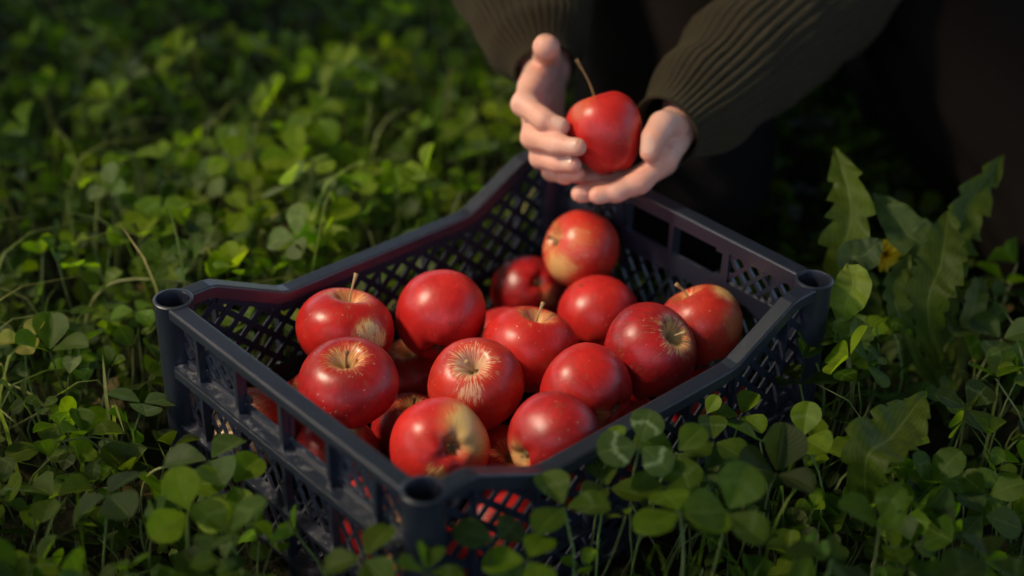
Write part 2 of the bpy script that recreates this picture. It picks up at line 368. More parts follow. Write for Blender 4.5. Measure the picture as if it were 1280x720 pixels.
# ------------------------------------------------------------------ apples
def apple_mesh(r, seed, taper=.08, height=.88, bowl=.36, lobes=.022):
    rs = random.Random(seed); nr, ns = 72, 72; ph = rs.uniform(0, 6.28)
    asx, asy = rs.uniform(-.03, .03), rs.uniform(-.03, .03); tl = rs.uniform(-.05, .05); ta = rs.uniform(0, 6.28)
    vs = []
    for i in range(nr+1):
        t = i/nr; th = math.pi*(t-.10*math.sin(2*math.pi*t)*.9)
        for k in range(ns):
            f = 2*math.pi*k/ns
            s, c = math.sin(th), math.cos(th)
            rr = abs(s)**.88; z = height*c
            rr *= 1-taper*(1-c)*.5
            lob = lobes*math.cos(5*f+ph)*max(0, -c*.8+.35)+lobes*.6*math.cos(2*f+ph*2)
            rr *= 1+lob
            z -= bowl*math.exp(-(rr/.25)**2)*(1 if c > 0 else 0)*(1+.12*math.cos(f*2+ph))
            z += .20*math.exp(-(rr/.20)**2)*(1 if c < 0 else 0)
            z += (.022*math.cos(5*f+ph) if c < 0 else 0)*math.exp(-((rr-.35)/.18)**2)
            z *= 1+tl*math.cos(f-ta)*rr
            x, y = rr*math.cos(f)*(1+asx), rr*math.sin(f)*(1+asy)
            w = .018*mnoise.noise((x*1.3+seed*3.1, y*1.3, z*1.3))
            vs.append((x*r*(1+w), y*r*(1+w), z*r*(1+w)))
    fs = []
    for i in range(nr):
        for k in range(ns):
            fs.append((i*ns+k, (i+1)*ns+k, (i+1)*ns+(k+1) % ns, i*ns+(k+1) % ns))
    me = bpy.data.meshes.new('apple_skin'); me.from_pydata(vs, [], fs)
    bm = bmesh.new(); bm.from_mesh(me); bmesh.ops.remove_doubles(bm, verts=bm.verts, dist=1e-6); bm.to_mesh(me); bm.free()
    return me
REDS = [((.60, .018, .013), (.32, .007, .009)), ((.66, .026, .020), (.42, .011, .012)), ((.50, .014, .015), (.20, .005, .009)), ((.64, .040, .020), (.36, .012, .011))]
YEL = (.82, .57, .20); PALE = (.86, .66, .38)
def basis(axis, spin):
    z = Vector(axis).normalized(); x = z.orthogonal().normalized(); y = z.cross(x)
    R = Matrix((x, y, z)).transposed() @ Matrix.Rotation(spin, 3, 'Z'); return R
APN = 0
def apple(loc, d, axis, label, red=0, yel=YEL, ymask=.22, stripe=.2, patches=(), stem=None, stem_pale=False, speck=.5, group='red apples in the crate', stem_len=.022, calyx=True, taper=.08, height=.88, stem_to=None):
    """axis and patch directions are given as right / up / toward viewer"""
    global APN; APN += 1; seed = APN
    R = basis(cdir(*axis), seed*1.3); r = d/2
    rx = empty('apple', loc, label, 'apple', group); rx.rotation_euler = R.to_euler()
    pl = [(tuple(R.transposed() @ cdir(*dd)), sz, am) for dd, sz, am in patches]
    rd, dk = REDS[red]
    mm = apple_mat('apple_skin_%d' % seed, rd, dk, yel, ymask, stripe, pl, seed, speck)
    link('skin', apple_mesh(r*1.02, seed, taper, height), rx, [mm])
    if stem is not None:
        mb = MB(); z0 = r*(height-.36)*.96; rs = random.Random(seed)
        tip = R.transposed() @ cdir(*stem_to) if stem_to else Vector((rs.uniform(-.25, .25), rs.uniform(-.25, .25), 1)).normalized()
        p0 = Vector((0, 0, z0)); p1 = p0+Vector((0, 0, stem_len*.45))+tip*stem_len*.1; p2 = p0+Vector((0, 0, stem_len*.3))+tip*stem_len*.75
        pts = spline([p0, p1, p2], 12); rad = [.0011-.0003*math.sin(i/11*3.1)+(.0007*max(0, (i-8)/3)) for i in range(12)]
        mb.tube(pts, rad, 10); link('stem', mb.mesh('stem'), rx, [M_STEMPALE if stem_pale else M_STEM])
    if calyx:
        mb = MB(); zc = -r*(height-.20)*.99
        for k in range(5):
            a = k*2*math.pi/5+.3; e = Vector((math.cos(a), math.sin(a), 0)); t = Vector((-e.y, e.x, 0))
            q = Vector((0, 0, zc)); 
            mb.add([q+t*.0016+e*.001, q-t*.0016+e*.001, q+e*.0042-Vector((0, 0, .0026))-t*.0011, q+e*.0042-Vector((0, 0, .0026))+t*.0011, q+e*.0030-Vector((0, 0, .0056))],
                   [(0, 1, 2, 3), (3, 2, 4)])
        mb.tube([(0, 0, zc+.001), (0, 0, zc-.0022)], [.0024, .0012], 10)
        link('calyx', mb.mesh('calyx'), rx, [M_CALYX])
    return rx
def up(p): return (p[0], p[1], p[2]+ZR)
apple(up((-.0969, -.0650, -.0551)), .0719, (.18, .93, .28), 'red apple near the left rim with a long upright pale stem and yellow side patch', 0, ymask=.10, stripe=.30, patches=[((.62, -.08, .75), .24, .9)], stem=1, stem_pale=True, stem_len=.027, stem_to=(.25, .95, .1), height=.80)
apple(up((-.0688, .0036, -.0573)), .0704, (.05, .85, -.52), 'smooth plain red apple with no stem in view, farthest left of the middle row', 1, ymask=.05, stripe=.05, speck=.35, height=.93)
apple(up((-.0352, -.1080, -.0500)), .0718, (-.03, .76, .65), 'dark red apple with a yellow ring round its stem bowl beside the front left rim', 2, YEL, .10, .30, stem=1, stem_len=.014, stem_to=(.1, .9, .4), speck=.7, height=.74)
apple(up((.0121, -.0318, -.0617)), .0703, (-.08, .60, .80), 'red apple at the pile centre, stem bowl up with fine pale streaks around it', 3, PALE, .085, .32, patches=[((-.08, -.13, .98), .17, .5)], stem=1, stem_pale=True, stem_len=.013, stem_to=(-.5, .6, .7))  # pale patch below the stem bowl, facing the viewer
apple(up((-.0018, .0330, -.0660)), .0709, (.2, .88, .35), 'red apple with pale freckles and short pale stem, behind the centre apple', 1, ymask=.08, stripe=.22, stem=1, stem_pale=True, stem_len=.020, stem_to=(.35, .9, 0), speck=1, height=.84)
apple(up((.0457, -.0932, -.0665)), .0690, (-.34, -.10, -.93), 'red and yellow apple lying with its blossom end forward, touching the front corner', 1, YEL, .05, .12, patches=[((.72, .48, .50), .50, .9), ((-.06, -.52, .85), .17, .7)], speck=.3)
apple(up((.0990, -.0372, -.0565)), .0675, (.78, .34, -.52), 'red apple lying against the near rim, its streaked blossom end turned left', 2, YEL, .05, .20, patches=[((-.86, -.34, .35), .30, .55)], speck=.5)
apple(up((.0712, .0194, -.0567)), .0674, (-.75, .45, -.48), 'glossy red apple behind the one against the near rim, blossom end tipped down right', 0, ymask=.05, stripe=.22, patches=[((.3, -.62, .7), .22, .25)], speck=.6)
apple(up((.0709, .0836, -.0520)), .0707, (.60, .43, .67), 'dark red apple with its stem bowl turned right, before the yellow-shouldered apple', 2, YEL, .10, .30, patches=[((.85, .1, .5), .16, .4)], stem=1, stem_pale=True, stem_len=.016, stem_to=(.9, .35, .3), speck=.5)
apple(up((.0655, .1458, -.0590)), .0650, (-.42, .90, .12), 'light red apple with a yellow shoulder and pale stem nearest the right corner post', 3, YEL, .07, .50, patches=[((.55, .78, .3), .26, .7), ((.75, .05, .65), .35, .2)], stem=1, stem_pale=True, stem_len=.020, stem_to=(-.65, .7, .2), speck=.5)
apple(up((-.0125, .1163, -.0789)), .0660, (.25, .82, -.52), 'pinkish red apple without a visible stem, just below the topmost yellow-cheeked apple', 1, ymask=.05, stripe=.18, speck=.45, height=.93)
apple(up((-.0628, .1454, -.0514)), .0650, (-.86, .30, .38), 'apple with yellow-orange cheek and left-pointing stem, highest at the back of the pile', 3, YEL, .08, .50, patches=[((-.62, -.50, .60), .40, .6), ((-.1, .25, .96), .3, .18)], stem=1, stem_len=.014, stem_to=(-.9, .35, 0))
apple(up((-.1028, .1259, -.1020)), .0610, (-.35, -.30, -.88), 'shaded red apple at the back of the crate with its dark blossom bowl showing', 2, YEL, .05, .15, patches=[((.62, -.1, .78), .22, .35)])
LOWL = 'shaded red apple of the bottom layer'
apple(up((-.0400, -.1180, -.1130)), .0640, (.2, .85, .4), 'freckled dark red apple low behind the front left rim', 2, YEL, .12, .35, speck=1)
apple(up((-.0990, -.1480, -.1060)), .0600, (-.5, .2, .6), 'pale striped apple pressed to the slatted end wall near the left post', 3, PALE, .50, .85, patches=[((.1, -.5, .8), .5, .6)])
apple(up((-.0356, -.0529, -.1200)), .0609, (.1, .8, .55), 'deep crimson apple with upright stem in the gap under the centre apples', 2, ymask=.06, stem=1, stem_len=.018)
apple(up((.0374, -.0301, -.1200)), .0609, (.3, .4, .7), 'plain red apple filling the gap above the front corner post', 1, ymask=.05)
apple(up((.0883, .1390, -.1189)), .0633, (.3, .7, .5), 'red apple low behind the near rim, below the yellow shouldered apple', 0, ymask=.08)
apple(up((-.1005, -.0900, -.1178)), .0620, (-.2, .8, .5), 'red apple peeping out at left beneath the pale ringed apple', 1, ymask=.08)
apple(up((-.0863, -.0069, -.1178)), .0640, (-.2, .8, .5), 'dark shaded apple beneath the plain red apple', 2, ymask=.08)
for q in [(.0563, .0666, -.117), (-.072, .0708, -.117), (.0925, -.0799, -.117), (.0277, -.133, -.117), (.0911, .0058, -.117), (.0865, -.1409, -.117)]:
    apple(up(q), .065, (random.uniform(-1, 1), random.uniform(0, 1), random.uniform(-.5, 1)), 'red apple of the bottom layer seen only through the lattice wall', random.randrange(4), ymask=.15, stripe=.3)
# ------------------------------------------------------------------ person
APC = W(757, 168, 1.21)
apple(APC, .0665, (-.28, .95, -.02), 'bright red long-stemmed apple held up between two hands', 1, ymask=.03, stripe=.10, patches=[((-.6, .55, .5), .3, .12)], stem=1, stem_len=.041, stem_to=(-.45, .9, 0), speck=.2, group=None, taper=.34, height=.97, calyx=True)
def PP(rt, fw, z): 
    p = APC+RT*rt+FW*fw; return Vector((p.x, p.y, z))
def joints(ch):
    o = [ch[0]]
    for a, b in zip(ch, ch[1:]):
        m_ = Vector(a[0]).lerp(Vector(b[0]), .5); o += [(m_, (a[1]+b[1])*.5*.90), b]
    return o
def pills(chains, n=18):
    mb = MB()
    chains = [joints(c) if len(c) == 4 and c[0][1] < .013 else c for c in chains]
    for ch in chains:
        pts = [Vector(c[0]) for c in ch]; rr = [c[1] for c in ch]
        for i in range(len(pts)-1):
            a, b, ra, rb = pts[i], pts[i+1], rr[i], rr[i+1]
            d = (b-a); l = d.length; d.normalize(); P = []; Rr = []
            for k in range(6):
                t = math.pi/2*(1-k/5.); P.append(a-d*ra*math.sin(t)); Rr.append(max(1e-5, ra*math.cos(t)))
            for k in range(1, 6): P.append(a+d*l*k/6); Rr.append(ra+(rb-ra)*k/6)
            for k in range(6):
                t = math.pi/2*k/5.; P.append(b+d*rb*math.sin(t)); Rr.append(max(1e-5, rb*math.cos(t)))
            mb.tube(P, Rr, n)
    return mb
def remesh(mb, voxel, smooth):
    me = mb.mesh('tmp'); o = bpy.data.objects.new('tmp', me); COL.objects.link(o)
    md = o.modifiers.new('r', 'REMESH'); md.mode = 'VOXEL'; md.voxel_size = voxel
    sm = o.modifiers.new('s', 'SMOOTH'); sm.factor = .5; sm.iterations = smooth
    out = evalmesh(o); bpy.data.objects.remove(o); return out
def build_person():
    root = empty('person', PP(.2, .45, 0), 'person in olive ribbed sweater kneeling behind the crate, holding an apple in both hands', 'person')
    A = APC
    def H(px, py, dz): return W(px, py, 1.21+dz)
    # --- hand at image left (its fingers wrap the apple's left side, thumb toward the viewer)
    k = .0088
    left = []
    wr = H(683, 86, .112)
    mcp = [H(664, 110, .034), H(669, 142, .038), H(675, 167, .042), H(686, 188, .046)]
    left += [[(wr, .017), (m_, .0118)] for m_ in mcp]
    left += [[(mcp[0], .0115), (mcp[1], .0115), (mcp[2], .011), (mcp[3], .010)], [(wr, .017), (H(680, 122, .075), .013)]]
    left += [[(mcp[0], .0112), (H(655, 130, .004), .0104), (H(680, 150, -.012), .0088), (H(701, 158, -.016), .0072)],
             [(mcp[1], .0110), (H(666, 172, .002), .0098), (H(698, 181, -.018), .0086), (H(722, 184, -.029), .0071)],
             [(mcp[2], .0105), (H(676, 197, .010), .0092), (H(698, 204, -.006), .0082), (H(716, 206, -.016), .0068)],
             [(mcp[3], .0100), (H(690, 214, .022), .0082), (H(706, 219, .010), .0074), (H(722, 217, .002), .0062)]]
    left += [[(wr, .016), (H(684, 70, .072), .0110), (H(683, 63, .040), .0108), (H(683, 60, .010), .0110), (H(682, 59, -.006), .0102)]]
    elL = W(628, -140, 1.42)
    left += [[(wr, .0215), (wr.lerp(elL, .4), .029), (elL, .036)]]
    # --- hand at image right (palm up beneath the apple, thumb on its right side)
    right = []
    w2 = H(862, 138, .046)
    mc = [H(831, 198, -.004), H(828, 203, .013), H(830, 203, .030), H(834, 200, .045)]
    right += [[(w2, .0165), (m_, .0100)] for m_ in mc]
    right += [[(mc[0], .0108), (mc[1], .0105), (mc[2], .0100), (mc[3], .0095)]]
    right += [[(mc[0], .0112), (H(799, 228, -.010), .0096), (H(770, 240, -.012), .0085), (H(747, 244, -.012), .0070)],
              [(mc[1], .0112), (H(790, 231, .008), .0098), (H(752, 239, .005), .0086), (H(725, 242, .003), .0071)],
              [(mc[2], .0106), (H(790, 226, .026), .0092), (H(750, 226, .022), .0080), (H(718, 218, .016), .0066)],
              [(mc[3], .0100), (H(800, 222, .042), .0082), (H(770, 224, .040), .0072), (H(748, 220, .036), .0060)]]
    right += [[(w2, .019), (H(840, 158, .010), .0138), (H(828, 156, -.006), .0112), (H(817, 174, -.016), .0104), (H(813, 190, -.018), .0082)]]
    elR = W(1058, -58, 1.42)
    right += [[(w2, .0225), (w2.lerp(elR, .5), .030), (elR, .036)]]
    meL = remesh(pills(left), .0011, 5); meR = remesh(pills(right), .0011, 5)
    # --- the rest of the figure, inside the clothes
    sL, sR = PP(.03, .42, .60), PP(.37, .42, .60); pel = PP(.20, .56, .30); che = PP(.20, .45, .52); nk = PP(.20, .40, .66); hd = PP(.20, .35, .80)
    kL, kR = PP(.07, .16, .08), PP(.43, .08, .085); fL, fR = PP(.10, .66, .05), PP(.30, .66, .05)
    b = [[(pel+RT*-.07, .10), (pel+RT*.07, .10)], [(pel, .12), (che, .115), (nk, .055), (hd+Vector((0, 0, -.04)), .055)], [(sL, .055), (che, .09)], [(sR, .055), (che, .09)],
         [(hd+FW*.02, .088), (hd+Vector((0, 0, .02)), .082)], [(hd-FW*.05+Vector((0, 0, -.05)), .045), (hd-FW*.03, .06)], [(hd-FW*.082+Vector((0, 0, -.005)), .008), (hd-FW*.096+Vector((0, 0, -.028)), .011)],
         [(hd-FW*.078+RT*-.02+Vector((0, 0, -.058)), .007), (hd-FW*.078+RT*.02+Vector((0, 0, -.058)), .007)],
         [(hd+RT*.085, .012), (hd+RT*.085+Vector((0, 0, -.03)), .010)], [(hd-RT*.085, .012), (hd-RT*.085+Vector((0, 0, -.03)), .010)],
         [(sL, .050), (elL, .038), (elL.lerp(wr, .4), .032)], [(sR, .050), (elR, .038), (elR.lerp(w2, .4), .032)],
         [(pel-RT*.08, .085), (kL, .055)], [(pel+RT*.08, .085), (kR, .055)], [(kL, .052), (fL, .035), (fL+FW*.08, .025)], [(kR, .052), (fR, .035), (fR+FW*.08, .025)]]
    meB = remesh(pills(b), .008, 3)
    bm = bmesh.new(); bm.from_mesh(meB); bm.from_mesh(meL); bm.from_mesh(meR)
    # nails: thin curved plates on the finger tips
    from mathutils.bvhtree import BVHTree
    bvh = BVHTree.FromBMesh(bm)
    def nail(tip, prev, facing, w, l):
        d = (tip-prev).normalized(); n = (facing-d*facing.dot(d)).normalized(); s = d.cross(n); base = []
        for j in range(7):
            row = []
            for i in range(7):
                u, v = (i-3)/3, (j-3)/3
                e = math.sqrt(max(0, 1-.75*abs(v)**3)); h = -.55*w*.5*u*u
                q = tip+d*(v*l*.5)+s*(u*w*.5*e)
                hit = bvh.ray_cast(q+n*.0035, -n, .02)
                lift = .00045*(1-.6*u*u)
                row.append(bm.verts.new((hit[0]+n*lift) if hit[0] else q+n*h))
            base.append(row)
        for j in range(6):
            for i in range(6):
                f = bm.faces.new((base[j][i], base[j][i+1], base[j+1][i+1], base[j+1][i])); f.material_index = 1; f.smooth = True
    tw = cdir(0, 0, 1)
    def nl(tipc, prevc, tr, facing, w=.0100, l=.0095, fwd=-.0022):
        d = (tipc-prevc).normalized(); f = facing.normalized(); n = (f-d*f.dot(d)).normalized()
        nail(tipc+d*fwd+n*(tr*.985), prevc+n*(tr*.985), facing, w, l)
    nl(H(701, 158, -.016), H(680, 150, -.012), .0072, cdir(.15, .45, .9)); nl(H(722, 184, -.029), H(698, 181, -.018), .0071, cdir(.2, .25, .95))
    nl(H(716, 206, -.016), H(698, 204, -.006), .0068, cdir(.2, .2, .95), .0095, .010)
    nl(H(813, 190, -.018), H(817, 176, -.016), .0082, cdir(-.55, .1, .85), .012, .0125)
    nl(H(682, 59, -.006), H(683, 60, .010), .0102, cdir(-.2, .98, .0), .012, .0125)
    nl(H(747, 244, -.012), H(770, 240, -.012), .0070, cdir(-.1, -.75, .5), .0098, .010); nl(H(725, 242, .003), H(752, 239, .005), .0071, cdir(-.1, -.8, .4), .0098, .010)
    me = bpy.data.meshes.new('body'); bm.to_mesh(me); bm.free()
    co = np.empty(len(me.vertices)*3, np.float32); me.vertices.foreach_get('co', co); co = co.reshape(-1, 3)
    nr_ = np.empty(len(co)*3, np.float32); me.vertices.foreach_get('normal', nr_); nr_ = nr_.reshape(-1, 3)
    dsp = np.zeros(len(co), np.float32)
    for ch in left+right:
        if len(ch) < 4 or ch[0][1] > .0135: continue
        for i in range(1, len(ch)-1):
            J = np.array(ch[i][0]); ax = np.array(ch[i+1][0])-np.array(ch[i-1][0]); ax /= np.linalg.norm(ax)
            q = co-J; al = q @ ax; near = np.linalg.norm(q, axis=1) < ch[i][1]*1.5
            for o_, a_ in ((0, .0007), (.0024, .00045), (-.0024, .00045)): dsp += near*a_*np.exp(-((al-o_)/.0008)**2)
            dsp -= near*.0006*np.exp(-(al/.005)**2)
    me.vertices.foreach_set('co', (co-nr_*dsp[:, None]).ravel()); me.update()
    fl = np.zeros(len(co), np.float32)
    for ch in left+right:
        for q, amt in ((ch[1][0], .45 if len(ch) == 4 else 0), (ch[-1][0], .8 if len(ch) >= 4 else 0)):
            if amt: fl = np.maximum(fl, amt*np.exp(-np.sum((co-np.array(q))**2, 1)/.0095**2))
    at = me.attributes.new('flush', 'FLOAT', 'POINT'); at.data.foreach_set('value', fl)
    body = bpy.data.objects.new('body', me); COL.objects.link(body); me.materials.append(M_SKIN); me.materials.append(M_NAIL)
    me.polygons.foreach_set('use_smooth', [True]*len(me.polygons))
    inv = Matrix.Translation(-root.location)
    def child(o): o.parent = root; o.matrix_parent_inverse = inv
    child(body)
    # --- ribbed sweater: sleeves as ribbed tubes with folds, and a trunk
    V = []; F = []; UV = []
    def rib_tube(path, rad, nring, nseg, ribs, depth, ell=1.0, foldamp=.0, seed=0, inner=True, flat=None):
        base = len(V); pts = [Vector(p) for p in spline(path, nring)]
        kr = len(rad)-1; refs = Vector(RM[2])
        a = None; tot = 0
        rows = []
        for i, p in enumerate(pts):
            d = (pts[min(i+1, nring-1)]-pts[max(i-1, 0)]).normalized()
            if a is None: a = (refs-d*refs.dot(d)).normalized()
            else: a = (a-d*a.dot(d)).normalized()
            b_ = d.cross(a); t = i/(nring-1)*kr; j = min(int(t), kr-1); r0 = rad[j]+(rad[j+1]-rad[j])*(.5-.5*math.cos(math.pi*(t-j)))
            if i: tot += (p-pts[i-1]).length
            for q in range(nseg+1):
                f = 2*math.pi*q/nseg
                fold = foldamp*mnoise.noise((tot*22+seed, math.cos(f)*1.2, math.sin(f)*1.2))+foldamp*.5*math.sin(tot*90+3*math.sin(f+seed))*min(1, tot*12)
                r = r0*(1+fold+.012*mnoise.noise((q*.9+seed, tot*60, seed)))+depth*min(1, .3+tot*18)*(abs(math.sin(ribs*f/2))**.6-.6)
                V.append(p+a*math.cos(f)*r+b_*math.sin(f)*r*ell); UV.append((f, tot*1150))
        n1 = nseg+1
        for i in range(nring-1):
            for q in range(nseg):
                F.append((base+i*n1+q, base+i*n1+q+1, base+(i+1)*n1+q+1, base+(i+1)*n1+q))
        if inner:       # turned-in edge at the cuff
            b2 = len(V)
            for s_, dd in ((.93, 0), (.85, .012)):
                for q in range(n1):
                    p = V[base+q]; c = pts[0]; V.append(c+(p-c)*s_+(pts[1]-pts[0]).normalized()*dd); UV.append((0, 0))
            for q in range(nseg):
                F.append((base+q+1, base+q, b2+q, b2+q+1)); F.append((b2+q+1, b2+q, b2+n1+q, b2+n1+q+1))
    cL = H(682, 86, .096); cR = H(832, 164, .022)
    rib_tube([cL, cL.lerp(elL, .3)+Vector((0, 0, -.004)), elL, elL.lerp(sL, .55), sL], [.0270, .044, .056, .064, .072, .075, .078], 150, 432, 38, .0034, 1.0, .06, 3.0)
    rib_tube([cR, cR.lerp(elR, .35)+Vector((0, 0, -.006)), elR, elR.lerp(sR, .55), sR], [.0300, .045, .055, .066, .072, .075, .078], 150, 432, 38, .0034, 1.0, .06, 9.0)
    rib_tube([PP(.20, .52, .22), PP(.20, .50, .34), PP(.20, .45, .50), PP(.20, .43, .60), PP(.20, .40, .66), PP(.20, .395, .69)], [.155, .165, .165, .15, .085, .065], 60, 432, 90, .0025, 1.25, .05, 5.0, False)
    me = bpy.data.meshes.new('sweater'); me.from_pydata([tuple(v) for v in V], [], F)
    uvl = me.uv_layers.new(name='UVMap'); li = np.empty(len(me.loops), int); me.loops.foreach_get('vertex_index', li); uvl.data.foreach_set('uv', np.array(UV, float)[li].ravel())
    o = link('sweater', me, None, [M_WOOL]); child(o)
    tr = [[(pel-RT*.07, .125), (pel+RT*.07, .125)], [(pel-RT*.08, .115), ((pel-RT*.08).lerp(kL, .5), .105), (kL, .088)], [(pel+RT*.08, .115), ((pel+RT*.08).lerp(kR, .5), .105), (kR, .088)],
          [(kL, .080), (fL, .055)], [(kR, .080), (fR, .055)]]
    tm = remesh(pills(tr, 28), .006, 6)
    nrs = [v.normal.copy() for v in tm.vertices]
    for v, vn in zip(tm.vertices, nrs):
        q = v.co.copy(); k = mnoise.noise(q*9)*.006+mnoise.noise((q.x*14+q.z*22, q.y*14-q.z*9, q.z*30))*.007; v.co = q+vn*k
    o = link('trousers', tm, None, [M_DENIM]); child(o)
    for f_ in (fL, fR):
        o = link('shoe', remesh(pills([[(f_-FW*.01, .042), (f_+FW*.10+Vector((0, 0, -.012)), .034)]]), .005, 3), None, [M_SHOE]); child(o)
    hr = [[(hd+FW*.035+Vector((0, 0, .015)), .095), (hd+FW*.04+Vector((0, 0, -.10)), .075)], [(hd+Vector((0, 0, .045)), .090), (hd+FW*.03, .094)]]
    o = link('hair', remesh(pills(hr), .005, 3), None, [M_HAIR]); child(o)
build_person()
# ------------------------------------------------------------------ clover and grass
def outline_clover(v):
    w = np.where(v < .58, np.sqrt(np.clip(1-((v-.58)/.58)**2, 0, 1)), np.sqrt(np.clip(1-((v-.58)/.42)**2, 0, 1)))
    return w*(.30+.70*np.clip(v/.45, 0, 1)**.8)
def leaflet_grid(nv, nu, L, asp, fold, curl, wave, ph):
    v = (1-np.cos(np.linspace(0, 1, nv)*np.pi))/2; u = np.linspace(-1, 1, nu)
    U, Vv = np.meshgrid(u, v); w = .5*L*asp*outline_clover(Vv)
    X = U*w; Y = Vv*L-.05*L*np.clip(1-np.abs(U)*2.2, 0, 1)*np.clip((Vv-.9)/.1, 0, 1)
    Z = fold*np.abs(X)-curl*L*Vv**2-.10*np.abs(X)*np.abs(U)+wave*L*np.sin(U*3+ph)*Vv*np.sin(Vv*5+ph)
    return np.stack([X, Y, Z], -1).reshape(-1, 3), np.stack([U*.5+.5, Vv], -1).reshape(-1, 2)
def grid_faces(nv, nu):
    return np.array([(i*nu+j, i*nu+j+1, (i+1)*nu+j+1, (i+1)*nu+j) for i in range(nv-1) for j in range(nu-1)])
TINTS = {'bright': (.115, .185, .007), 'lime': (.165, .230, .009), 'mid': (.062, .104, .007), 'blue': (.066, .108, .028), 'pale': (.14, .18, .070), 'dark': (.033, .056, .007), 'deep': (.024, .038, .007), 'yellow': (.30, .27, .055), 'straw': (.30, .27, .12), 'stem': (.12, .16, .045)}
def jit(c, a=.2):
    k = 1+random.uniform(-a, a); return tuple(max(0, x*k*(1+random.uniform(-a*.4, a*.4))) for x in c)
def setmesh(name, V, F, uv=None, tint=None):
    me = bpy.data.meshes.new(name); n = len(V); V = np.asarray(V, np.float32); F = np.asarray(F, np.int32)
    me.vertices.add(n); me.vertices.foreach_set('co', V.ravel()); me.loops.add(F.size); me.loops.foreach_set('vertex_index', F.ravel())
    me.polygons.add(len(F)); me.polygons.foreach_set('loop_start', np.arange(0, F.size, 4, dtype=np.int32)); me.update(calc_edges=True)
    if uv is not None:
        l = me.uv_layers.new(name='UVMap'); l.data.foreach_set('uv', np.asarray(uv, np.float32)[F.ravel()].ravel())
    if tint is not None:
        a = me.color_attributes.new('tint', 'FLOAT_COLOR', 'POINT'); a.data.foreach_set('color', np.asarray(tint, np.float32).ravel())
    return me
def tube_np(pts, rad, n=5):
    mb = MB(); mb.tube(pts, rad, n, False); return np.array(mb.v), np.array(mb.f)
def frame(nrm, az):
    z = Vector(nrm).normalized(); x = Vector((math.cos(az), math.sin(az), 0)); x = (x-z*x.dot(z)).normalized(); y = z.cross(x)
    return np.array([x, y, z]).T
def clover_geo(centre, nrm, az, size, tint, base, det=(6, 5), cup=.25, fold=.35, curl=.12, asp=None, nleaf=3, stemr=.0009, stemtint=None, spread=2*math.pi/3, bend=.3):
    """list of (kind, V, F, uv, tint) for one trifoliate leaf on its stalk"""
    out = []; R = frame(nrm, az); c = np.array(centre)
    for k in range(nleaf):
        a = az*0+spread*(k-(nleaf-1)/2)+random.uniform(-.12, .12)
        L = size*random.uniform(.88, 1.08); asp_ = asp or random.uniform(.80, .98)
        P, uv = leaflet_grid(det[0], det[1], L, asp_, fold*random.uniform(.6, 1.3), curl*random.uniform(.3, 1.5), random.uniform(0, .035), random.uniform(0, 6))
        P[:, 1] += .002
        ce = cup+random.uniform(-.18, .18); cu, su = math.cos(ce), math.sin(ce)
        Q = np.stack([P[:, 0], P[:, 1]*cu-P[:, 2]*su, P[:, 1]*su+P[:, 2]*cu], -1)
        ca, sa = math.cos(a), math.sin(a); Q = np.stack([Q[:, 0]*ca-Q[:, 1]*sa, Q[:, 0]*sa+Q[:, 1]*ca, Q[:, 2]], -1)
        out.append(('leaflet', c+Q @ R.T, grid_faces(*det), uv, np.tile((*jit(tint, .12), random.random()), (len(Q), 1))))
    b = np.array(base); mid = (b+c)/2+np.array([random.uniform(-bend, bend)*.03, random.uniform(-bend, bend)*.03, (c[2]-b[2])*.14])
    pts = spline([b, mid, c], 7); v, f = tube_np(pts, [stemr*1.15-stemr*.3*i/6 for i in range(7)], 5)
    st = stemtint or jit(TINTS['stem'], .3)
    out.append(('stem', v, f, np.zeros((len(v), 2)), np.tile((*st, 1), (len(v), 1))))
    return out
def merge(parts):
    V = []; F = []; U = []; T = []; n = 0
    for _k, v, f, u, t in parts:
        V.append(v); F.append(f+n); U.append(u); T.append(t); n += len(v)
    return np.concatenate(V), np.concatenate(F), np.concatenate(U), np.concatenate(T)
def in_crate(x, y, m=.012): return abs(x) < .146+m and abs(y) < .192+m
PB = APC+RT*.2+FW*.40
def in_person(x, y):
    d = Vector((x, y, 0))-Vector((PB.x, PB.y, 0)); return -.26 < d.dot(RT) < .42 and -.40 < d.dot(FW) < .40
HEROES = []
